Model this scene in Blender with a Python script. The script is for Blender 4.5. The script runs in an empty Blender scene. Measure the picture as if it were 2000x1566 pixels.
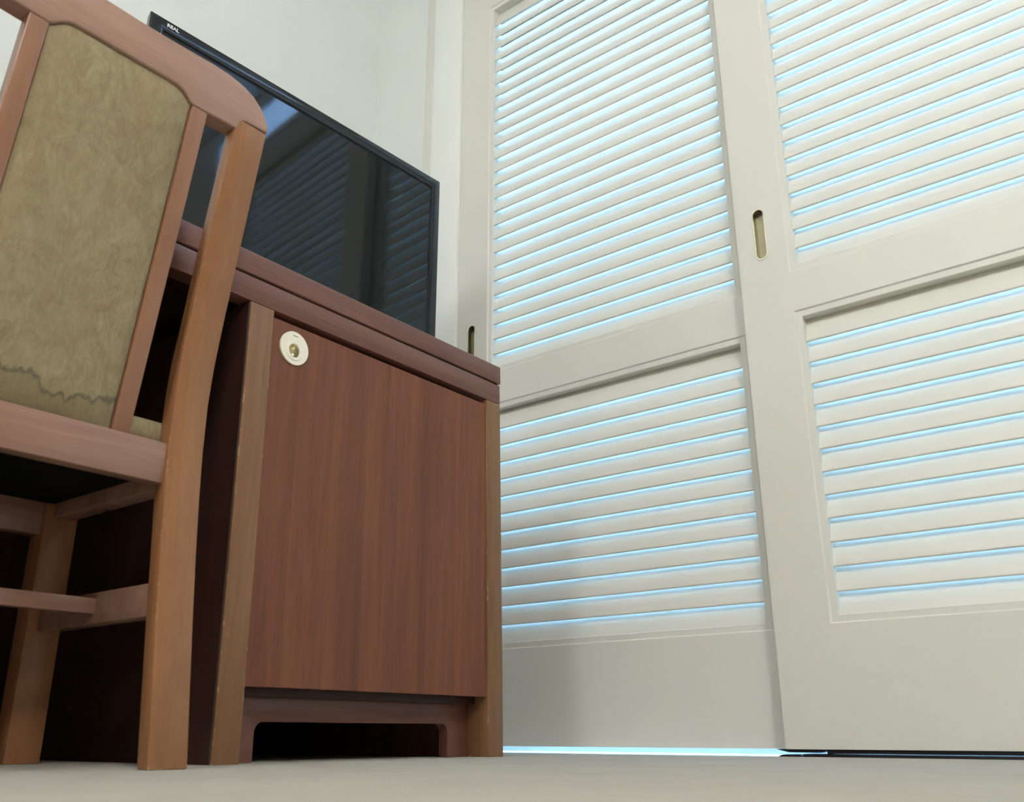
import bpy, bmesh, math
from mathutils import Vector, Matrix

# ------------------------------------------------------------------ camera
SC = bpy.context.scene
COL = SC.collection
FPX, PITCH, ROLL, YAW, CAMH = 1784.37, 0.349358, -0.001025, 0.669802, 0.03666


def camera_axes():
    f = Vector((-math.sin(YAW) * math.cos(PITCH), math.cos(YAW) * math.cos(PITCH), math.sin(PITCH)))
    r = Vector((math.cos(YAW), math.sin(YAW), 0))
    u = r.cross(f)
    r2 = r * math.cos(ROLL) + u * math.sin(ROLL)
    u2 = -r * math.sin(ROLL) + u * math.cos(ROLL)
    return r2, u2, f


cam_data = bpy.data.cameras.new('camera')
cam = bpy.data.objects.new('camera', cam_data)
COL.objects.link(cam)
R_, U_, F_ = camera_axes()
cam.matrix_world = Matrix(((R_.x, U_.x, -F_.x, 0), (R_.y, U_.y, -F_.y, 0), (R_.z, U_.z, -F_.z, CAMH), (0, 0, 0, 1)))
cam_data.sensor_width = 36
cam_data.sensor_fit = 'HORIZONTAL'
cam_data.lens = FPX / 2000 * 36
cam_data.clip_start = 0.01
cam_data.dof.use_dof = True
cam_data.dof.focus_distance = 1.75
cam_data.dof.aperture_fstop = 7.5
SC.camera = cam

# ------------------------------------------------------------------ sky, lamp, exposure
SKY_STRENGTH = 7.8
LAMP_STRENGTH = 17
world = bpy.data.worlds.new('overcast_sky')
SC.world = world
world.use_nodes = True
bg = world.node_tree.nodes['Background']
bg.inputs['Color'].default_value = (0.36, 0.60, 1.0, 1)
bg.inputs['Strength'].default_value = SKY_STRENGTH
vs = SC.view_settings
vs.view_transform = 'Standard'
vs.look = 'None'
vs.exposure = 1.44
vs.gamma = 1.0
vs.use_curve_mapping = False
SC.cycles.max_bounces = 14
SC.cycles.diffuse_bounces = 8
SC.cycles.transparent_max_bounces = 16


# ------------------------------------------------------------------ materials
def new_mat(name, color, rough=0.5, metal=0.0, spec=0.5):
    m = bpy.data.materials.new(name)
    m.use_nodes = True
    nt = m.node_tree
    b = nt.nodes['Principled BSDF']
    b.inputs['Base Color'].default_value = (*color, 1)
    b.inputs['Roughness'].default_value = rough
    b.inputs['Metallic'].default_value = metal
    b.inputs['Specular IOR Level'].default_value = spec
    return m, nt, b


class NT:
    """small node helper"""
    def __init__(self, nt):
        self.nt = nt

    def n(self, typ, **kw):
        nd = self.nt.nodes.new(typ)
        for k, v in kw.items():
            if k.startswith('i_'):
                key = k[2:]
                key = int(key) if key.isdigit() else key.replace('_', ' ')
                if hasattr(v, 'is_output'):
                    self.nt.links.new(v, nd.inputs[key])
                else:
                    nd.inputs[key].default_value = v
            else:
                setattr(nd, k, v)
        return nd

    def math(self, op, a, b=None, clamp=False):
        nd = self.nt.nodes.new('ShaderNodeMath')
        nd.operation = op
        nd.use_clamp = clamp
        for i, v in enumerate((a, b)):
            if v is None:
                continue
            if hasattr(v, 'is_output'):
                self.nt.links.new(v, nd.inputs[i])
            else:
                nd.inputs[i].default_value = v
        return nd.outputs[0]

    def mix(self, fac, a, b, blend='MIX'):
        nd = self.nt.nodes.new('ShaderNodeMix')
        nd.data_type = 'RGBA'
        nd.blend_type = blend
        for k, v in ((0, fac), (6, a), (7, b)):
            if hasattr(v, 'is_output'):
                self.nt.links.new(v, nd.inputs[k])
            else:
                nd.inputs[k].default_value = v if k == 0 else (*v, 1)
        return nd.outputs[2]

    def ramp(self, fac, stops, interp='LINEAR'):
        nd = self.nt.nodes.new('ShaderNodeValToRGB')
        nd.color_ramp.interpolation = interp
        els = nd.color_ramp.elements
        while len(els) < len(stops):
            els.new(0.5)
        for e, (p, c) in zip(els, stops):
            e.position = p
            e.color = (c, c, c, 1) if isinstance(c, (int, float)) else (*c, 1)
        self.nt.links.new(fac, nd.inputs[0])
        return nd.outputs[0]

    def coords(self, scale=(1, 1, 1), loc=(0, 0, 0)):
        tc = self.nt.nodes.new('ShaderNodeTexCoord')
        mp = self.nt.nodes.new('ShaderNodeMapping')
        mp.inputs['Scale'].default_value = scale
        mp.inputs['Location'].default_value = loc
        self.nt.links.new(tc.outputs['Object'], mp.inputs[0])
        return mp.outputs[0]

    def noise(self, vec, scale, detail=3, rough=0.5, dist=0.0):
        nd = self.nt.nodes.new('ShaderNodeTexNoise')
        nd.inputs['Scale'].default_value = scale
        nd.inputs['Detail'].default_value = detail
        nd.inputs['Roughness'].default_value = rough
        nd.inputs['Distortion'].default_value = dist
        self.nt.links.new(vec, nd.inputs['Vector'])
        return nd.outputs[0]

    def bump(self, height, strength, dist, bsdf):
        nd = self.nt.nodes.new('ShaderNodeBump')
        nd.inputs['Strength'].default_value = strength
        nd.inputs['Distance'].default_value = dist
        self.nt.links.new(height, nd.inputs['Height'])
        self.nt.links.new(nd.outputs[0], bsdf.inputs['Normal'])


def painted(name, color, rough=0.45, bump=0.05, scale=260, spec=0.4):
    m, nt, b = new_mat(name, color, rough, spec=spec)
    t = NT(nt)
    v = t.coords()
    n = t.noise(v, 3.0, 3)
    nt.links.new(t.mix(t.ramp(n, [(0.3, 0.0), (0.7, 1.0)]), [c * 0.97 for c in color], color), b.inputs['Base Color'])
    t.bump(t.noise(v, scale, 2), bump, 0.0006, b)
    return m


def wood(name, dark, light, axis='Z', rough=0.38, chips=0.0, chip_edge=0.004, strips=False, spec=0.45):
    m, nt, b = new_mat(name, light, rough, spec=spec)
    t = NT(nt)
    s = {'Z': (1, 1, 0.06), 'Y': (1, 0.06, 1), 'X': (0.06, 1, 1)}[axis]
    v = t.coords(s)
    g1 = t.noise(v, 26, 6, 0.6, 0.6)
    g2 = t.noise(v, 170, 4, 0.6)
    g3 = t.noise(t.coords((1, 1, 1)), 4, 2)
    f = t.math('ADD', t.math('MULTIPLY', g1, 0.75), t.math('MULTIPLY', g2, 0.3))
    col = t.mix(t.ramp(f, [(0.36, 0.0), (0.66, 1.0)]), dark, light)
    col = t.mix(t.math('MULTIPLY', t.ramp(g3, [(0.35, 0.0), (0.7, 1.0)]), 0.3), col, [c * 0.8 for c in light])
    if strips:
        # book-matched veneer: seven leaves, a thin dark line between them
        tc = nt.nodes.new('ShaderNodeTexCoord')
        sp = nt.nodes.new('ShaderNodeSeparateXYZ')
        nt.links.new(tc.outputs['Object'], sp.inputs[0])
        y = t.math('ADD', sp.outputs[1], t.math('MULTIPLY', sp.outputs[2], 0.02))
        u = t.math('DIVIDE', t.math('SUBTRACT', y, strips[0]), strips[1])
        fr = t.math('FRACT', u)
        leaf = t.math('FLOOR', u)
        wn = t.n('ShaderNodeTexWhiteNoise', noise_dimensions='1D')
        nt.links.new(leaf, wn.inputs['W'])
        col = t.mix(t.math('MULTIPLY', wn.outputs[0], 0.16), col, [c * 0.72 for c in dark])
        fade = t.n('ShaderNodeMapRange', i_0=sp.outputs[2], i_1=0.05, i_2=0.62, i_3=1.0, i_4=0.35).outputs[0]
        edge = t.ramp(fr, [(0.0, 1.0), (0.022, 0.0), (0.74, 0.0), (0.93, 0.55), (0.97, 0.25), (1.0, 1.0)])
        col = t.mix(t.math('MULTIPLY', t.math('MULTIPLY', edge, fade), 0.55), col, [c * 0.55 for c in dark])
    if chips > 0:
        bv = t.n('ShaderNodeBevel', samples=6)
        bv.inputs['Radius'].default_value = chip_edge
        geo = t.n('ShaderNodeNewGeometry')
        dp = t.n('ShaderNodeVectorMath', operation='DOT_PRODUCT')
        nt.links.new(bv.outputs[0], dp.inputs[0])
        nt.links.new(geo.outputs['True Normal'], dp.inputs[1])
        edge = t.ramp(t.math('SUBTRACT', 1.0, dp.outputs['Value']), [(0.05, 0.0), (0.12, 1.0)])
        cn = t.noise(t.coords(), 38, 5, 0.75)
        cm = t.ramp(cn, [(chips, 0.0), (chips + 0.03, 1.0)])
        col = t.mix(t.math('MULTIPLY', edge, cm), col, (0.62, 0.50, 0.33))
    nt.links.new(col, b.inputs['Base Color'])
    t.bump(f, 0.04, 0.001, b)
    return m


M = {}
M['door'] = painted('door_paint', (0.725, 0.735, 0.69), 0.42)
M['casing'] = painted('casing_paint', (0.86, 0.89, 0.865), 0.4)
M['slat'] = painted('slat_paint', (0.735, 0.745, 0.695), 0.38)
M['wall'] = painted('wallpaper', (0.77, 0.805, 0.785), 0.8, 0.25, 420, 0.2)
M['dim_wall'] = painted('wall_darkened', (0.26, 0.20, 0.15), 0.6)  # for unseen walls, darkened to keep bounce light out of the knee space
M['ceiling'] = painted('ceiling_paint', (0.82, 0.82, 0.78), 0.9)
M['sill'] = painted('sill_stone', (0.82, 0.83, 0.83), 0.35)
WD, WL = (0.12, 0.034, 0.014), (0.22, 0.073, 0.030)
M['desk_door'] = wood('desk_door_veneer', WD, WL, 'Z', 0.42, strips=(0.767, 0.0714))
M['desk_v'] = wood('desk_wood_upright', (0.17, 0.08, 0.034), (0.265, 0.135, 0.062), 'Z', 0.38, chips=0.575)
M['desk_h'] = wood('desk_wood_lengthwise', (0.115, 0.044, 0.032), (0.195, 0.082, 0.06), 'Y', 0.30)
M['desk_in_shaded'] = wood('desk_wood_inner_shaded', (0.03, 0.011, 0.007), (0.05, 0.018, 0.011), 'Z', 0.55)  # dark inner wood, darkened further to carry the knee-space shade
M['chair_v'] = wood('chair_wood_upright', (0.23, 0.10, 0.042), (0.32, 0.15, 0.066), 'Z', 0.33, chips=0.575)
M['chair_h'] = wood('chair_wood_crosswise', (0.24, 0.13, 0.09), (0.33, 0.19, 0.14), 'Y', 0.27)
M['chair_crest'] = wood('chair_wood_highlit', (0.33, 0.20, 0.15), (0.44, 0.285, 0.225), 'Y', 0.27)  # crest wood paled all over to stand in for its broad highlight
M['chair_s'] = wood('chair_wood_stile', (0.24, 0.115, 0.065), (0.32, 0.16, 0.095), 'Z', 0.32)
M['seat_shade'] = new_mat('seat_shade_black', (0.006, 0.006, 0.007), 0.9, spec=0.1)[0]  # near-black colour that stands for the shade under the seat
M['brass'] = new_mat('worn_brass', (0.33, 0.31, 0.22), 0.38, 1.0)[0]
M['brass_rim'] = new_mat('polished_rim', (0.80, 0.77, 0.64), 0.25, 1.0)[0]
M['brass_cup'] = new_mat('bright_brass', (0.62, 0.56, 0.38), 0.28, 1.0)[0]
M['cream'] = new_mat('cream_enamel', (0.90, 0.875, 0.745), 0.32)[0]
M['slot'] = new_mat('dark_slot', (0.02, 0.018, 0.015), 0.6)[0]
M['black_gloss'] = new_mat('black_gloss_plastic', (0.010, 0.011, 0.013), 0.10, spec=0.4)[0]
M['black_matt'] = new_mat('black_matt_plastic', (0.012, 0.012, 0.013), 0.45)[0]
M['screen'] = new_mat('dark_screen', (0.004, 0.006, 0.007), 0.05, spec=0.36)[0]
M['logo'] = new_mat('silver_print', (0.75, 0.76, 0.78), 0.4)[0]
M['dark_metal'] = new_mat('dark_metal', (0.035, 0.036, 0.045), 0.35, 0.6)[0]
M['alu'] = new_mat('anodised_aluminium', (0.55, 0.56, 0.57), 0.35, 0.8)[0]


def carpet():
    m, nt, b = new_mat('loop_carpet', (0.46, 0.435, 0.37), 0.95, spec=0.1)
    t = NT(nt)
    v = t.coords()
    big = t.ramp(t.noise(v, 7, 4, 0.6), [(0.35, 0.0), (0.7, 1.0)])
    fine = t.ramp(t.noise(v, 330, 3, 0.7), [(0.3, 0.0), (0.72, 1.0)])
    mott = t.ramp(t.noise(v, 60, 3, 0.6), [(0.35, 0.0), (0.68, 1.0)])
    c = t.mix(big, (0.39, 0.37, 0.32), (0.445, 0.425, 0.37))
    c = t.mix(t.math('MULTIPLY', mott, 0.35), c, (0.36, 0.34, 0.29))
    c = t.mix(t.math('MULTIPLY', fine, 0.35), c, (0.54, 0.515, 0.45))
    nt.links.new(c, b.inputs['Base Color'])
    t.bump(t.noise(v, 420, 3, 0.7), 0.6, 0.002, b)
    return m


M['carpet'] = carpet()


def fabric(stain):
    m, nt, b = new_mat('leaf_damask_stained' if stain else 'leaf_damask', (0.3, 0.25, 0.14), 0.8, spec=0.2)
    t = NT(nt)
    v = t.coords((1, 1, 0.75))
    n1 = t.noise(v, 22, 5, 0.6, 2.2)
    n2 = t.noise(v, 14, 3, 0.5, 1.2)
    n3 = t.noise(t.coords((1, 1.6, 0.7)), 42, 4, 0.6, 3.0)
    leaf = t.math('ADD', t.math('MULTIPLY', n1, 0.55), t.math('MULTIPLY', n3, 0.45))
    c = t.mix(t.ramp(leaf, [(0.36, 0.0), (0.66, 1.0)]), (0.23, 0.18, 0.095), (0.365, 0.31, 0.19))
    c = t.mix(t.math('MULTIPLY', t.ramp(n2, [(0.4, 0.0), (0.7, 1.0)]), 0.35), c, (0.27, 0.205, 0.11))
    if stain:
        tc = nt.nodes.new('ShaderNodeTexCoord')
        sp = nt.nodes.new('ShaderNodeSeparateXYZ')
        nt.links.new(tc.outputs['Object'], sp.inputs[0])
        y, z = sp.outputs[1], sp.outputs[2]
        wob = t.noise(t.coords((0, 1, 0.0)), 34, 3, 0.55)
        wob2 = t.noise(t.coords((0.5, 1, 0.6)), 95, 3, 0.6)
        zl = t.math('ADD', 0.402, t.math('MULTIPLY', t.math('ABSOLUTE', t.math('SUBTRACT', y, 0.455 - 0.425)), 0.25))
        zl = t.math('ADD', zl, t.math('MULTIPLY', t.math('SUBTRACT', wob, 0.5), 0.055))
        zl = t.math('ADD', zl, t.math('MULTIPLY', t.math('SUBTRACT', wob2, 0.5), 0.018))
        d = t.math('SUBTRACT', z, zl)
        below = t.ramp(t.math('ADD', t.math('MULTIPLY', d, 100), 0.5), [(0.45, 1.0), (0.55, 0.0)])
        line = t.ramp(t.math('ABSOLUTE', t.math('MULTIPLY', d, 100)), [(0.0, 1.0), (0.12, 0.7), (0.45, 0.0)])
        c = t.mix(t.math('MULTIPLY', below, 0.45), c, (0.185, 0.15, 0.085))
        c = t.mix(t.math('MULTIPLY', line, 0.75), c, (0.085, 0.078, 0.06))
        blot = t.ramp(t.noise(v, 9, 3, 0.6), [(0.58, 0.0), (0.75, 1.0)])
        c = t.mix(t.math('MULTIPLY', blot, 0.3), c, (0.19, 0.16, 0.085))
    nt.links.new(c, b.inputs['Base Color'])
    t.bump(t.math('ADD', leaf, t.math('MULTIPLY', t.noise(v, 500, 2), 0.4)), 0.35, 0.0015, b)
    b.inputs['Sheen Weight'].default_value = 0.15
    return m


M['fabric_back'] = fabric(True)
M['fabric_seat'] = fabric(False)


def glass():
    m = bpy.data.materials.new('clear_window_glass')
    m.use_nodes = True
    nt = m.node_tree
    nt.nodes.clear()
    out = nt.nodes.new('ShaderNodeOutputMaterial')
    mix = nt.nodes.new('ShaderNodeMixShader')
    tr = nt.nodes.new('ShaderNodeBsdfTransparent')
    tr.inputs[0].default_value = (0.93, 0.97, 0.96, 1)
    gl = nt.nodes.new('ShaderNodeBsdfGlossy')
    gl.inputs['Roughness'].default_value = 0.02
    fr = nt.nodes.new('ShaderNodeFresnel')
    fr.inputs[0].default_value = 1.45
    nt.links.new(fr.outputs[0], mix.inputs[0])
    nt.links.new(tr.outputs[0], mix.inputs[1])
    nt.links.new(gl.outputs[0], mix.inputs[2])
    nt.links.new(mix.outputs[0], out.inputs[0])
    return m


M['glass'] = glass()


def frosted():
    m = bpy.data.materials.new('frosted_glass')
    m.use_nodes = True
    nt = m.node_tree
    nt.nodes.clear()
    out = nt.nodes.new('ShaderNodeOutputMaterial')
    tl = nt.nodes.new('ShaderNodeBsdfTranslucent')
    tl.inputs[0].default_value = (0.80, 0.83, 0.85, 1)
    nt.links.new(tl.outputs[0], out.inputs[0])
    return m


M['frosted'] = frosted()


def emitter(name, color, strength):
    m, nt, b = new_mat(name, (0.9, 0.9, 0.9), 0.6)
    b.inputs['Emission Color'].default_value = (*color, 1)
    b.inputs['Emission Strength'].default_value = strength
    return m


LAMP_COLOR = (0.985, 0.99, 0.975)
M['lamp_a'] = emitter('lamp_diffuser_dim', LAMP_COLOR, LAMP_STRENGTH * 0.8)
M['fill_lamp'] = emitter('fill_lamp_diffuser', LAMP_COLOR, LAMP_STRENGTH * 1.45)


# ------------------------------------------------------------------ mesh helpers
def add_box(bm, x0, x1, y0, y1, z0, z1):
    vs_ = [bm.verts.new((x, y, z)) for x in (x0, x1) for y in (y0, y1) for z in (z0, z1)]
    for f in ((0, 1, 3, 2), (4, 6, 7, 5), (0, 4, 5, 1), (2, 3, 7, 6), (0, 2, 6, 4), (1, 5, 7, 3)):
        bm.faces.new([vs_[i] for i in f])


def bevel_all(bm, w, seg=2, angle=0.5):
    bmesh.ops.recalc_face_normals(bm, faces=bm.faces[:])
    es = [e for e in bm.edges if len(e.link_faces) == 2 and e.calc_face_angle(0) > angle]
    if w > 0 and es:
        bmesh.ops.bevel(bm, geom=es, offset=w, segments=seg, profile=0.5, affect='EDGES', clamp_overlap=True)


def box(x0, x1, y0, y1, z0, z1, bev=0.002, seg=2):
    bm = bmesh.new()
    add_box(bm, x0, x1, y0, y1, z0, z1)
    bevel_all(bm, bev, seg)
    return bm


def prism(pts, fa, fb, bev=0.0, seg=2):
    """pts: 2-D outline; fa / fb turn a 2-D point into the two end positions"""
    bm = bmesh.new()
    a = [bm.verts.new(fa(*p)) for p in pts]
    b = [bm.verts.new(fb(*p)) for p in pts]
    n = len(pts)
    bm.faces.new(a)
    bm.faces.new(b[::-1])
    for i in range(n):
        bm.faces.new((a[i], b[i], b[(i + 1) % n], a[(i + 1) % n]))
    bevel_all(bm, bev, seg)
    return bm


def plate_with_hole(outline, hole, to3, t0, t1, hole_depth=None):
    """flat plate (2-D outline, 2-D hole) from depth t0 (front) to t1 (back); the hole goes hole_depth deep, or right through"""
    bm = bmesh.new()

    def ring(pts, t):
        return [bm.verts.new(to3(p[0], p[1], t)) for p in pts]

    def loop_edges(vs_):
        return [bm.edges.new((vs_[i], vs_[(i + 1) % len(vs_)])) for i in range(len(vs_))]

    of, hf = ring(outline, t0), ring(hole, t0)
    bmesh.ops.triangle_fill(bm, edges=loop_edges(of) + loop_edges(hf), use_beauty=True)
    ob = ring(outline, t1)
    n = len(of)
    for i in range(n):
        bm.faces.new((of[i], ob[i], ob[(i + 1) % n], of[(i + 1) % n]))
    k = len(hf)
    if hole_depth is None:
        hb = ring(hole, t1)
        bmesh.ops.triangle_fill(bm, edges=[bm.edges.get((ob[i], ob[(i + 1) % n])) for i in range(n)] + loop_edges(hb), use_beauty=True)
    else:
        hb = ring(hole, t0 + (t1 - t0) * hole_depth)
        bm.faces.new(hb)
        bm.faces.new(ob)
    for i in range(k):
        bm.faces.new((hf[i], hf[(i + 1) % k], hb[(i + 1) % k], hb[i]))
    bmesh.ops.recalc_face_normals(bm, faces=bm.faces[:])
    return bm


def lathe(profile, n=40, frame=None, closed=False):
    """profile (r, t) revolved; frame maps (a, b, t) to 3-D"""
    frame = frame or (lambda a, b, t: (a, b, t))
    bm = bmesh.new()
    rings = []
    for r, t in profile:
        if r < 1e-7:
            rings.append([bm.verts.new(frame(0, 0, t))])
        else:
            rings.append([bm.verts.new(frame(r * math.cos(2 * math.pi * i / n), r * math.sin(2 * math.pi * i / n), t)) for i in range(n)])
    pairs = list(zip(rings, rings[1:]))
    if closed:
        pairs.append((rings[-1], rings[0]))
    for p, q in pairs:
        for i in range(n):
            j = (i + 1) % n
            if len(p) == 1:
                bm.faces.new((p[0], q[i], q[j]))
            elif len(q) == 1:
                bm.faces.new((p[i], q[0], p[j]))
            else:
                bm.faces.new((p[i], q[i], q[j], p[j]))
    bmesh.ops.recalc_face_normals(bm, faces=bm.faces[:])
    return bm


def obround(cx, cz, w, h, n=12):
    r = w / 2
    pts = []
    for i in range(n + 1):
        a = math.pi * i / n
        pts.append((cx + r * math.cos(a), cz + h / 2 - r + r * math.sin(a)))
    for i in range(n + 1):
        a = math.pi + math.pi * i / n
        pts.append((cx + r * math.cos(a), cz - h / 2 + r + r * math.sin(a)))
    return pts


def obj(name, bm, mat, parent=None, smooth=False, base=(0, 0, 0)):
    """one mesh object; bm is in world space, base is the world position of its thing's origin"""
    if base != (0, 0, 0):
        bmesh.ops.translate(bm, verts=bm.verts[:], vec=-Vector(base))
    me = bpy.data.meshes.new(name)
    bm.to_mesh(me)
    bm.free()
    me.materials.append(M[mat])
    for p in me.polygons:
        p.use_smooth = True
    if not smooth:
        me.set_sharp_from_angle(angle=math.radians(32))
    o = bpy.data.objects.new(name, me)
    COL.objects.link(o)
    if parent is not None:
        o.parent = parent
    return o


def thing(name, loc, label=None, cat=None, group=None, kind=None):
    o = bpy.data.objects.new(name, None)
    o.empty_display_size = 0.1
    COL.objects.link(o)
    o.location = loc
    for k, v in (('label', label), ('category', cat), ('group', group), ('kind', kind)):
        if v:
            o[k] = v
    return o


def struct(name, bm, mat, label, cat, parent=None):
    o = obj(name, bm, mat, parent)
    if parent is None:
        o['kind'] = 'structure'
        o['label'] = label
        o['category'] = cat
    return o


# ------------------------------------------------------------------ room shell
WX, EX = -1.85, 2.1           # television wall, opposite wall
FY, DY = -3.3, 1.645          # wall behind the viewer, face of the louvred-door wall
BY = 1.77                     # window plane behind the doors
CZ = 2.5
OX0, OX1 = -1.487, 0.235      # door opening
HEAD = 2.175

struct('floor', box(WX - 0.1, EX + 0.1, FY - 0.1, 1.592, -0.06, 0, 0), 'carpet', 'grey beige short pile carpet covering the room floor', 'floor')
struct('ceiling', box(WX - 0.1, EX + 0.1, FY - 0.1, 1.83, CZ, CZ + 0.1, 0), 'ceiling', 'plain white painted ceiling of the room', 'ceiling')
struct('wall_left', box(WX - 0.1, WX, FY - 0.1, 1.83, -0.06, CZ, 0), 'wall', 'pale greenish white papered wall behind the television', 'wall')
struct('wall_right', box(EX, EX + 0.1, FY - 0.1, 1.83, -0.06, CZ, 0), 'dim_wall', 'unseen brown wall across the room from the desk, darkened to cut bounce light', 'wall')
struct('wall_front', box(WX, EX, FY - 0.1, FY, -0.06, CZ, 0), 'dim_wall', 'unseen brown wall at the far end from the louvred doors, darkened to cut bounce light', 'wall')
# wall that carries the doors, with the door opening and a transom opening above
TX0, TX1, TZ0, TZ1 = -0.24, 0.50, 2.205, 2.445
bm = bmesh.new()
for b_ in ((WX, OX0 - 0.02, DY, 1.83, -0.06, CZ), (OX1 + 0.02, EX, DY, 1.83, -0.06, TZ0), (OX0 - 0.02, OX1 + 0.02, DY, 1.83, HEAD, TZ0),
           (OX0 - 0.02, TX0, DY, 1.72, TZ0, CZ), (TX1, EX, DY, 1.72, TZ0, CZ), (TX0, TX1, DY, 1.72, TZ1, CZ)):
    add_box(bm, *b_)
bmesh.ops.recalc_face_normals(bm, faces=bm.faces[:])
struct('wall_back', bm, 'wall', 'pale wall around the white louvred sliding doors', 'wall')
# casing round the opening
cs = thing('trim_1', (OX0, DY, 0), 'white painted casing board along the edge of the louvred doors', 'trim', kind='structure')
CB = (OX0, DY, 0)
obj('casing_board', box(-1.5985, -1.4885, 1.634, 1.70, 0, HEAD + 0.09, 0.0015), 'casing', cs, base=CB)
obj('casing_bead', box(-1.637, -1.5985, 1.6405, 1.70, 0, HEAD + 0.125, 0.002), 'door', cs, base=CB)
obj('casing_board', box(OX1 + 0.004, OX1 + 0.112, 1.60, 1.70, 0, HEAD + 0.025, 0.0015), 'casing', cs, base=CB)
obj('header_board', box(-1.4885, OX1 + 0.004, 1.597, 1.70, HEAD - 0.005, HEAD + 0.025, 0.0015), 'casing', cs, base=CB)
struct('trim_2', box(OX0 - 0.02, OX1 + 0.02, 1.592, 1.86, -0.06, -0.002, 0), 'sill', 'white stone sill running under and behind the louvred doors', 'sill')

# portals only guide the sampling of the sky through the real openings
def portal(x0, x1, y, z0, z1):
    li = bpy.data.lights.new('sky_portal', 'AREA')
    li.shape = 'RECTANGLE'
    li.size, li.size_y = x1 - x0, z1 - z0
    li.cycles.is_portal = True
    po = bpy.data.objects.new('sky_portal', li)
    COL.objects.link(po)
    po.location = ((x0 + x1) / 2, y, (z0 + z1) / 2)
    po.rotation_euler = (-math.pi / 2, 0, 0)


portal(OX0, OX1, 1.835, 0.0, HEAD)
portal(TX0, TX1, 1.725, TZ0, TZ1)

# glazing behind the doors
wn = thing('window_1', (-0.63, BY, 0), 'tall clear glazed window behind the louvred doors', 'window', kind='structure')
WB = (-0.63, BY, 0)
for x0, x1 in ((OX0 - 0.02, OX0 + 0.02), (-0.645, -0.605), (OX1 - 0.02, OX1 + 0.02)):
    obj('window_stile', box(x0, x1, BY - 0.02, BY + 0.02, 0, HEAD, 0.002), 'alu', wn, base=WB)
for x0, x1 in ((OX0 + 0.02, -0.645), (-0.605, OX1 - 0.02)):
    for z0, z1 in ((0, 0.04), (HEAD - 0.04, HEAD)):
        obj('window_rail', box(x0, x1, BY - 0.018, BY + 0.018, z0, z1, 0.002), 'alu', wn, base=WB)
    obj('pane', box(x0, x1, BY - 0.003, BY + 0.003, 0.04, HEAD - 0.04, 0), 'glass', wn, base=WB)
tw = thing('window_2', ((TX0 + TX1) / 2, 1.9, TZ0), 'small frosted transom window high above the louvred doors', 'window', kind='structure')
TB = ((TX0 + TX1) / 2, 1.9, TZ0)
obj('pane', box(TX0 + 0.012, TX1 - 0.012, 1.651, 1.654, TZ0 + 0.012, TZ1 - 0.012, 0), 'frosted', tw, base=TB)
for a in ((TX0, TX1, TZ0, TZ0 + 0.012), (TX0, TX1, TZ1 - 0.012, TZ1), (TX0, TX0 + 0.012, TZ0 + 0.012, TZ1 - 0.012), (TX1 - 0.012, TX1, TZ0 + 0.012, TZ1 - 0.012)):
    obj('window_frame', box(a[0], a[1], 1.643, 1.668, a[2], a[3], 0.001), 'alu', tw, base=TB)

# ------------------------------------------------------------------ louvred doors
SLAT_TILT = math.radians(70)
SLAT_W, SLAT_T = 0.0605, 0.0054
LOW0, LOW1 = 0.229, 0.793        # lower opening
UP0, UP1 = 0.9065, 2.048         # upper opening
BEAD = 0.0145


def slat_profile():
    """(y outwards, z) outline of one blade, nose at 0,0 (low, room side), rising away from the room"""
    d = Vector((math.cos(SLAT_TILT), math.sin(SLAT_TILT)))
    nrm = Vector((d.y, -d.x))        # outward-down side
    r = SLAT_T / 2
    pts = []
    for i in range(7):
        a = -math.pi / 2 + math.pi * i / 6
        pts.append(d * (SLAT_W - r + r * math.cos(a)) + nrm * (r + r * -math.sin(a)))
    for i in range(7):
        a = math.pi / 2 + math.pi * i / 6
        pts.append(d * (r + r * math.cos(a)) + nrm * (r - r * math.sin(a)))
    zmin = min(p.y for p in pts)
    ymin = min(p.x for p in pts)
    return [(p.x - ymin, p.y - zmin) for p in pts]


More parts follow.
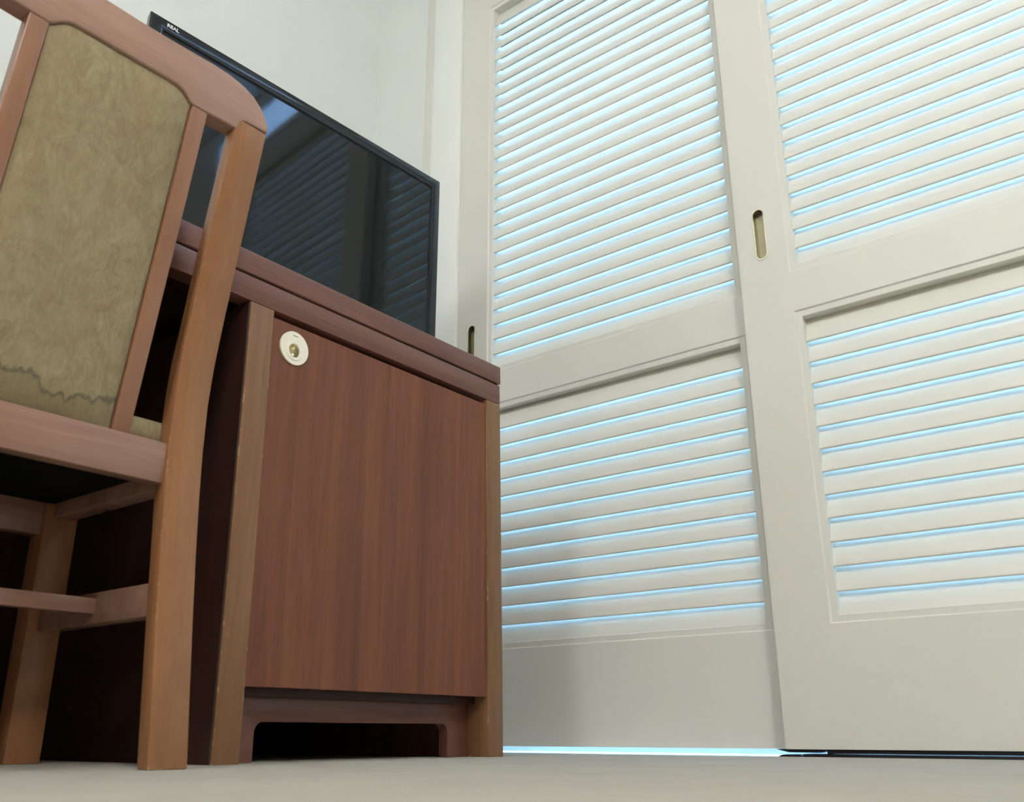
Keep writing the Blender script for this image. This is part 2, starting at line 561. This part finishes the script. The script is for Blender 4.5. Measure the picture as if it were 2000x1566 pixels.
def make_door(name, x0, x1, face, label, pull_x, pull_z):
    th = 0.036
    base = (x0, face + th / 2, 0)
    d = thing(name, base, label, 'door', kind='structure')
    z0, z1 = 0.0118, 2.162
    oa, ob = x0 + 0.116, x1 - 0.116       # louvre opening
    ga, gb = oa - BEAD, ob + BEAD         # groove round the opening

    to3 = lambda a, b, t: (a, t, b)
    # stiles (the pull's stile has the hole for the flush pull)
    st = plate_with_hole([(x0, z0), (ga, z0), (ga, z1), (x0, z1)], obround(pull_x, pull_z, 0.0225, 0.113), to3, face, face + th, 0.42)
    obj('stile', st, 'door', d, base=base)
    obj('stile', box(gb, x1, face, face + th, z0, z1, 0), 'door', d, base=base)
    for n_, a, b in (('bottom_rail', z0, LOW0 - BEAD), ('middle_rail', LOW1 + BEAD, UP0 - BEAD), ('top_rail', UP1 + BEAD, z1)):
        obj(n_, box(ga, gb, face, face + th, a, b, 0), 'door', d, base=base)
    # sunk bead frame round each opening, with a small chamfer along its outer edge
    for a, b in ((LOW0, LOW1), (UP0, UP1)):
        bm_ = bmesh.new()
        rings = []
        for ins, y in ((0.0, face + th - 0.001), (0.0, face + 0.0002), (0.0026, face + 0.0030), (BEAD - 0.0008, face + 0.0030), (BEAD, face + 0.0038), (BEAD, face + th - 0.001)):
            rings.append([bm_.verts.new(p) for p in ((ga + ins, y, a - BEAD + ins), (gb - ins, y, a - BEAD + ins), (gb - ins, y, b + BEAD - ins), (ga + ins, y, b + BEAD - ins))])
        for p, q in zip(rings, rings[1:] + rings[:1]):
            for i in range(4):
                bm_.faces.new((p[i], p[(i + 1) % 4], q[(i + 1) % 4], q[i]))
        bmesh.ops.recalc_face_normals(bm_, faces=bm_.faces[:])
        obj('bead_frame', bm_, 'door', d, base=base)
    # blades
    me = None
    pr = slat_profile()
    noses = [0.7405 - k * 0.04296 for k in range(13)] + [0.9430 + k * 0.0419 for k in range(-1, 26)]
    for zn in noses:
        if me is None:
            bm_ = prism(pr, lambda p, q: (oa - 0.003, face + 0.0075 + p, q), lambda p, q: (ob + 0.003, face + 0.0075 + p, q))
            o = obj('slat', bm_, 'slat', d, base=base)
            me = o.data
        else:
            o = bpy.data.objects.new('slat', me)
            COL.objects.link(o)
            o.parent = d
        o.location = (0, 0, zn)
    # flush pull
    rim = plate_with_hole(obround(pull_x, pull_z, 0.0265, 0.1175), obround(pull_x, pull_z, 0.0215, 0.112), to3, face - 0.0014, face + 0.002)
    pull = obj('flush_pull', rim, 'brass_rim', d, base=base)
    cup = bmesh.new()
    o1 = obround(pull_x, pull_z, 0.0222, 0.1125)
    o2 = obround(pull_x, pull_z, 0.0180, 0.1085)
    a_ = [cup.verts.new((p[0], face + 0.001, p[1])) for p in o1]
    b_ = [cup.verts.new((p[0], face + 0.0135, p[1])) for p in o2]
    n = len(a_)
    for i in range(n):
        cup.faces.new((a_[i], a_[(i + 1) % n], b_[(i + 1) % n], b_[i]))
    cup.faces.new(b_)
    bmesh.ops.recalc_face_normals(cup, faces=cup.faces[:])
    obj('pull_cup', cup, 'brass', d, base=base)
    return d, base


dl, dlb = make_door('door_1', -1.4865, -0.5895, 1.645, 'white louvred sliding door partly behind the desk and the other louvred door', -1.437, 0.9845)
dr, drb = make_door('door_2', -0.6705, 0.2265, 1.600, 'white louvred sliding door standing in front of its neighbour on a dark track', -0.620, 0.996)
# bottom guide of the front door: shoe, pin and dark channel
obj('guide_shoe', prism([(-0.690, 0.0118), (-0.668, 0.0068), (-0.615, 0.0064), (-0.600, 0.0118)],
                        lambda a, b: (a, 1.603, b), lambda a, b: (a, 1.632, b), 0.0008), 'dark_metal', dr, base=drb)
obj('guide_channel', box(-0.600, 0.2265, 1.604, 1.634, 0.0052, 0.0118, 0.0006), 'dark_metal', dr, base=drb)
obj('guide_pin', box(-0.602, -0.594, 1.606, 1.614, 0.0, 0.0118, 0.001), 'dark_metal', dr, base=drb)
ft = struct('trim_3', box(-0.640, OX1, 1.597, 1.640, -0.002, 0.0044, 0.0006), 'dark_metal', 'thin dark floor track under the front louvred door', 'track')
obj('trim_4', prism([(-0.688, -0.002), (-0.680, 0.0030), (-0.655, 0.0036), (-0.642, -0.002)], lambda a, b: (a, 1.600, b), lambda a, b: (a, 1.632, b), 0.0005), 'dark_metal')
o = bpy.data.objects['trim_4']
o['kind'] = 'structure'; o['label'] = 'small dark stop at the end of the floor track'; o['category'] = 'door stop'

# ------------------------------------------------------------------ desk
DB = (-1.42, 0.70, 0.0)
desk = thing('writing_desk', DB, 'reddish brown wooden writing desk with a one-door cabinet and a knee space', 'desk')
RACK = 0.02                     # the old desk leans a little towards the chair


def desk_part(name, bm, mat, parent=None):
    for v in bm.verts:
        v.co.y -= RACK * v.co.z
    return obj(name, bm, mat, parent or desk, base=DB)


FX = -1.0555                    # front plane
BX = -1.815                     # back
YL, YR = -0.30, 1.308
desk_part('desk_top', box(BX, FX + 0.001, YL - 0.002, YR + 0.002, 0.6795, 0.7155, 0.0022, 3), 'desk_h')
desk_part('apron', box(-1.085, FX, YL, YR, 0.6375, 0.6760, 0.0014), 'desk_h')
desk_part('top_batten', box(BX + 0.02, FX - 0.004, YL + 0.004, YR - 0.004, 0.6755, 0.6800, 0), 'desk_in_shaded')
desk_part('side_panel', box(BX, FX, 0.727, 0.769, 0, 0.6370, 0.0012), 'desk_v')
desk_part('side_panel', box(BX, FX, 1.267, 1.308, 0, 0.6370, 0.0012), 'desk_v')
desk_part('side_panel', box(BX, FX, YL, YL + 0.041, 0, 0.6370, 0.0012), 'desk_v')
desk_part('back_panel', box(-1.66, -1.64, YL + 0.041, 0.727, 0.0, 0.676, 0.001), 'desk_in_shaded')
desk_part('knee_shade', box(-1.64, FX - 0.0015, 0.7245, 0.7272, 0.0005, 0.6365, 0), 'desk_in_shaded')  # thin dark board added to put shade on the side panel's knee face
desk_part('cabinet_bottom', box(BX, -1.085, 0.769, 1.267, 0.085, 0.103, 0.001), 'desk_in_shaded')
desk_part('cabinet_back', box(BX, BX + 0.012, 0.769, 1.267, 0.0, 0.6370, 0), 'desk_in_shaded')
# plinth with a low cut-out
pl = [(0.769, 0.0), (0.822, 0.0)]
for i in range(7):
    a = math.pi - math.pi / 2 * i / 6
    pl.append((0.822 + 0.014 + 0.014 * math.cos(a), 0.0385 + 0.014 * math.sin(a)))
for i in range(7):
    a = math.pi / 2 - math.pi / 2 * i / 6
    pl.append((1.214 - 0.014 + 0.014 * math.cos(a), 0.0385 + 0.014 * math.sin(a)))
pl += [(1.214, 0.0), (1.267, 0.0), (1.267, 0.0955), (0.769, 0.0955)]
desk_part('plinth', prism(pl, lambda a, b: (-1.100, a, b), lambda a, b: (-1.120, a, b), 0.0012), 'desk_h')
# cabinet door with the round flush pull
KY, KZ = 0.8105, 0.5895
hole = [(KY + 0.017 * math.cos(2 * math.pi * i / 32), KZ - 0.0035 + 0.017 * math.sin(2 * math.pi * i / 32)) for i in range(32)]
cd = desk_part('cabinet_door', plate_with_hole([(0.7705, 0.0965), (1.2655, 0.0965), (1.2655, 0.6270), (0.7705, 0.6270)], hole,
                                               lambda a, b, t: (t, a, b), FX - 0.0025, FX - 0.0215, 0.9), 'desk_door')
HC = KZ - 0.0045
plate_out = [(KY + 0.0265 * math.cos(2 * math.pi * i / 56), KZ + 0.0265 * math.sin(2 * math.pi * i / 56)) for i in range(56)]
plate_in = [(KY + 0.0103 * math.cos(2 * math.pi * i / 36), HC + 0.0103 * math.sin(2 * math.pi * i / 36)) for i in range(36)]
obm = plate_with_hole(plate_out, plate_in, lambda a, b, t: (t, a, b), FX + 0.0004, FX - 0.0030)
desk_part('pull_plate', obm, 'cream', cd)
kf = lambda a, b, t: (FX + t, KY + a, HC + b)
desk_part('pull_ring', lathe([(0.0104, -0.001), (0.0104, 0.0008), (0.0112, 0.0014), (0.0150, 0.0014), (0.0158, 0.0007), (0.0158, -0.001)], 44, kf, True), 'cream', cd)
desk_part('pull_cup', lathe([(0.0105, 0.0), (0.0100, -0.005), (0.0085, -0.009), (0.0055, -0.0118), (0.0, -0.013)], 40, kf), 'brass_cup', cd)
desk_part('pull_tab', box(FX - 0.001, FX + 0.0011, KY - 0.0042, KY + 0.0042, HC + 0.0130, KZ + 0.0188, 0.0004), 'cream', cd)
desk_part('pull_slot', box(FX - 0.001, FX + 0.0007, KY - 0.0042, KY + 0.0042, KZ + 0.0188, KZ + 0.0200, 0), 'slot', cd)

# ------------------------------------------------------------------ chair
CY = 0.425                      # middle of the chair
CHB = (-1.15, CY, 0.0)
chair = thing('desk_chair', CHB, 'brown wooden chair with a stained olive leaf-patterned back pushed under the desk', 'chair')


def mir(y):
    return 2 * CY - y


def bplane(z):
    return -0.998 + 0.185 * (z - 0.53)


def chair_part(name, bm, mat, smooth=False):
    return obj(name, bm, mat, chair, smooth, base=CHB)


LEGX = [(0.0, -0.962), (0.083, -0.9735), (0.17, -0.985), (0.24, -0.9935), (0.313, -1.001), (0.377, -1.0055), (0.44, -1.0065), (0.49, -1.0025),
        (0.53, -0.9965), (0.605, -0.9842), (0.70, -0.9668), (0.78, -0.952), (0.831, -0.9425)]
for s in (0, 1):
    ya, yb = (0.5845, 0.6335) if s == 0 else (mir(0.6335), mir(0.5845))
    prof = [(x, z) for z, x in LEGX] + [(x - (0.022 if z < 0.3 or z > 0.5 else 0.024), z) for z, x in reversed(LEGX)]
    chair_part('rear_leg', prism(prof, lambda a, b: (a, ya, b), lambda a, b: (a, yb, b), 0.0022, 2), 'chair_v')
    fa, fb = (0.583, 0.630) if s == 0 else (mir(0.630), mir(0.583))
    fl = [(-1.296, 0.0), (-1.300, 0.345), (-1.338, 0.345), (-1.330, 0.0)]
    chair_part('front_leg', prism(fl, lambda a, b: (a, fa, b), lambda a, b: (a, fb, b), 0.002, 2), 'chair_v')
    ra, rb = (0.5945, 0.6235) if s == 0 else (mir(0.6235), mir(0.5945))
    chair_part('side_rail', box(-1.302, -1.0255, ra, rb, 0.325, 0.374, 0.002), 'chair_h')
    chair_part('side_stretcher', box(-1.300, -1.008, ra + 0.003, rb - 0.003, 0.168, 0.208, 0.002), 'chair_h')
    ia, ib = (0.5195, 0.5425) if s == 0 else (mir(0.5425), mir(0.5195))
    stl = [(bplane(z), z) for z in (0.3765, 0.53, 0.68, 0.8135)] + [(bplane(z) - 0.019, z) for z in (0.8135, 0.68, 0.53, 0.3765)]
    chair_part('back_stile', prism(stl, lambda a, b: (a, ia, b), lambda a, b: (a, ib, b), 0.0018, 2), 'chair_s')
chair_part('rear_rail', box(-1.0300, -1.0085, mir(0.5850), 0.5850, 0.325, 0.3765, 0.0016), 'chair_h')
chair_part('front_rail', box(-1.332, -1.306, mir(0.584), 0.584, 0.300, 0.374, 0.002), 'chair_h')
chair_part('cross_stretcher', box(-1.165, -1.150, mir(0.598), 0.598, 0.180, 0.200, 0.0015), 'chair_h')
# crest rail
half = [(0.4250, 0.8790), (0.4700, 0.8795), (0.5070, 0.8810), (0.5360, 0.8822), (0.5620, 0.8815), (0.5853, 0.8775), (0.6020, 0.8715), (0.6160, 0.8625),
        (0.6270, 0.8510), (0.6330, 0.8400), (0.6345, 0.8325), (0.6000, 0.8318), (0.5935, 0.8300), (0.5895, 0.8250), (0.5885, 0.8160), (0.5416, 0.8142),
        (0.5200, 0.8138), (0.5145, 0.8165), (0.5080, 0.8222), (0.5020, 0.8262), (0.4940, 0.8288), (0.4724, 0.8292), (0.4250, 0.8288)]
crest = half + [(mir(y), z) for y, z in reversed(half[1:-1])]
chair_part('crest_rail', prism(crest, lambda a, b: (bplane(b) + 0.0005, a, b), lambda a, b: (bplane(b) - 0.027, a, b), 0.0022, 3), 'chair_crest')
# upholstered back panel
top_pts = [(y, z) for y, z in half[16:]][::-1]           # from the middle outwards


def panel_top(y):
    yy = abs(y - CY) + CY
    for (y0, z0), (y1, z1) in zip(top_pts, top_pts[1:]):
        if y0 <= yy <= y1:
            return z0 + (z1 - z0) * (yy - y0) / (y1 - y0) - 0.0012
    return 0.8126


bm = bmesh.new()
NU, NV = 44, 60
y0p, y1p = mir(0.5180), 0.5180
for sgn, off in ((1, -0.0045), (-1, -0.0165)):
    grid = []
    for i in range(NU + 1):
        row = []
        u = 0.5 - 0.5 * math.cos(math.pi * i / NU)
        y = y0p + (y1p - y0p) * u
        zt = panel_top(y)
        for j in range(NV + 1):
            v = 0.5 - 0.5 * math.cos(math.pi * j / NV)
            z = 0.377 + (zt - 0.377) * v
            bulge = 0.0065 * (1 - abs(2 * u - 1) ** 9) * (1 - abs(2 * v - 1) ** 14)
            row.append(bm.verts.new((bplane(z) + off + sgn * bulge, y, z)))
        grid.append(row)
    for i in range(NU):
        for j in range(NV):
            bm.faces.new((grid[i][j], grid[i + 1][j], grid[i + 1][j + 1], grid[i][j + 1]))
bmesh.ops.recalc_face_normals(bm, faces=bm.faces[:])
edge = [e for e in bm.edges if e.is_boundary]
bmesh.ops.bridge_loops(bm, edges=edge)
bmesh.ops.recalc_face_normals(bm, faces=bm.faces[:])
o = chair_part('back_panel', bm, 'fabric_back', True)
o['label'] = 'olive leaf-patterned upholstery with a dark water stain along its lower edge'
chair_part('seat_base', box(-1.304, -1.031, mir(0.594), 0.594, 0.345, 0.3742, 0.001), 'seat_shade')  # added near-black so the seat underside reads as deep shade
# seat cushion
bm = box(-1.330, -1.0305, mir(0.612), 0.612, 0.3742, 0.412, 0.016, 5)
o = chair_part('seat_cushion', bm, 'fabric_seat', True)

# ------------------------------------------------------------------ television
TA, TBv = Vector((-1.338, 0.63, 0)), Vector((-1.300, 1.366, 0))
tdir = (TBv - TA).normalized()
TVW = (TBv - TA).length
TVZ1, TVZ0 = 1.280, 0.815
tv = thing('television', (TA + tdir * TVW / 2 + Vector((0, 0, 0.7155))), 'black flat screen television with a glossy bezel standing on the desk', 'television')
tv.rotation_euler = (0, 0, math.atan2(tdir.y, tdir.x) - math.pi / 2)
# local frame: y along the screen, +x towards the room, z up from the desk top
HW = TVW / 2
z0, z1 = TVZ0 - 0.7155, TVZ1 - 0.7155
BZ = 0.0275


def ring_frame(half_w, za, zb, prof):
    """rectangular frame whose cross-section is prof [(inset, x)], mitred corners"""
    bm_ = bmesh.new()
    rings = []
    for ins, x in prof:
        rings.append([bm_.verts.new((x, s * (half_w - ins), zz)) for s, zz in ((-1, za + ins), (1, za + ins), (1, zb - ins), (-1, zb - ins))])
    for p, q in zip(rings, rings[1:]):
        for i in range(4):
            bm_.faces.new((p[i], p[(i + 1) % 4], q[(i + 1) % 4], q[i]))
    bmesh.ops.recalc_face_normals(bm_, faces=bm_.faces[:])
    return bm_


def tv_part(name, bm_, mat, smooth=False):
    return obj(name, bm_, mat, tv, smooth)


prof = [(0.002, -0.016), (0.0, -0.004)]
for i in range(9):
    a = math.pi / 2 * i / 8
    prof.append((0.006 - 0.006 * math.cos(a), -0.004 + 0.0055 * math.sin(a)))
for i in range(1, 9):
    q = i / 8
    prof.append((0.006 + (BZ - 0.006) * q, 0.0015 + 0.0024 * math.sin(math.pi * q) - 0.0006 * q))
prof += [(BZ, -0.004)]
tv_part('bezel', ring_frame(HW, z0, z1, prof), 'black_gloss')
tv_part('screen_gasket', ring_frame(HW - BZ, z0 + BZ, z1 - BZ, [(-0.002, -0.0012), (0.0028, -0.0012), (0.0028, -0.0035)]), 'black_matt')
tv_part('screen', box(-0.010, -0.002, -HW + BZ, HW - BZ, z0 + BZ, z1 - BZ, 0), 'screen')
tv_part('rear_shell', box(-0.018, -0.011, -HW + 0.002, HW - 0.002, z0 + 0.002, z1 - 0.002, 0.001), 'black_matt')
tv_part('rear_housing', box(-0.075, -0.012, -HW + 0.035, HW - 0.035, z0 + 0.02, z1 - 0.03, 0.012, 4), 'black_matt')
tv_part('stand_neck', box(-0.055, -0.028, -0.07, 0.07, 0.008, z0 + 0.06, 0.004), 'black_matt')
tv_part('stand_base', box(-0.15, 0.055, -0.20, 0.20, 0.0, 0.012, 0.005, 3), 'black_gloss')
# lettering in the corner of the bezel
cu = bpy.data.curves.new('lettering', 'FONT')
cu.body = 'REAL'
cu.size = 0.0105
cu.extrude = 0.0002
cu.offset = 0.00035
cu.align_x = 'LEFT'
tmp = bpy.data.objects.new('tmp_lettering', cu)
COL.objects.link(tmp)
dg = bpy.context.evaluated_depsgraph_get()
me = bpy.data.meshes.new_from_object(tmp.evaluated_get(dg))
bpy.data.objects.remove(tmp)
me.materials.clear()
me.materials.append(M['logo'])
lo = bpy.data.objects.new('lettering', me)
COL.objects.link(lo)
lo.parent = tv
lo.rotation_euler = (math.pi / 2, 0, math.pi / 2)
lo.location = (0.0048, -HW + 0.030, z1 - 0.0190)
lo['label'] = 'small white letters on the bezel'

# ------------------------------------------------------------------ ceiling lamp (lights the room, above and behind the viewer; the second is added fill)
def globe_lamp(x, y, label, mat):
    zc, rr = 2.24, 0.20
    cl = thing('pendant_lamp', (x, y, zc), label, 'lamp')
    obj('canopy', lathe([(0.0, CZ - zc), (0.06, CZ - zc), (0.058, CZ - zc - 0.02), (0.03, CZ - zc - 0.03), (0.0, CZ - zc - 0.03)], 32), 'casing', cl)
    obj('stem', lathe([(0.006, CZ - zc - 0.028), (0.006, rr + 0.01)], 16), 'casing', cl)
    obj('fitter', lathe([(0.0, rr + 0.02), (0.05, rr + 0.015), (0.06, rr - 0.012), (0.0, rr - 0.012)], 32), 'casing', cl)
    pr = [(max(0.0, rr * math.sin(math.pi * i / 20)), rr * math.cos(math.pi * i / 20)) for i in range(21)]
    pr[0], pr[-1] = (0.0, rr), (0.0, -rr)
    obj('globe', lathe(pr, 40), mat, cl, True)


globe_lamp(-0.45, -1.5, 'round white glass pendant lamp nearer the wall that carries the television', 'lamp_a')
globe_lamp(1.3, -0.75, 'unseen white globe lamp added as fill, nearer the wall across from the desk', 'fill_lamp')  # unseen second lamp, added to soften shadows and brighten the cabinet front
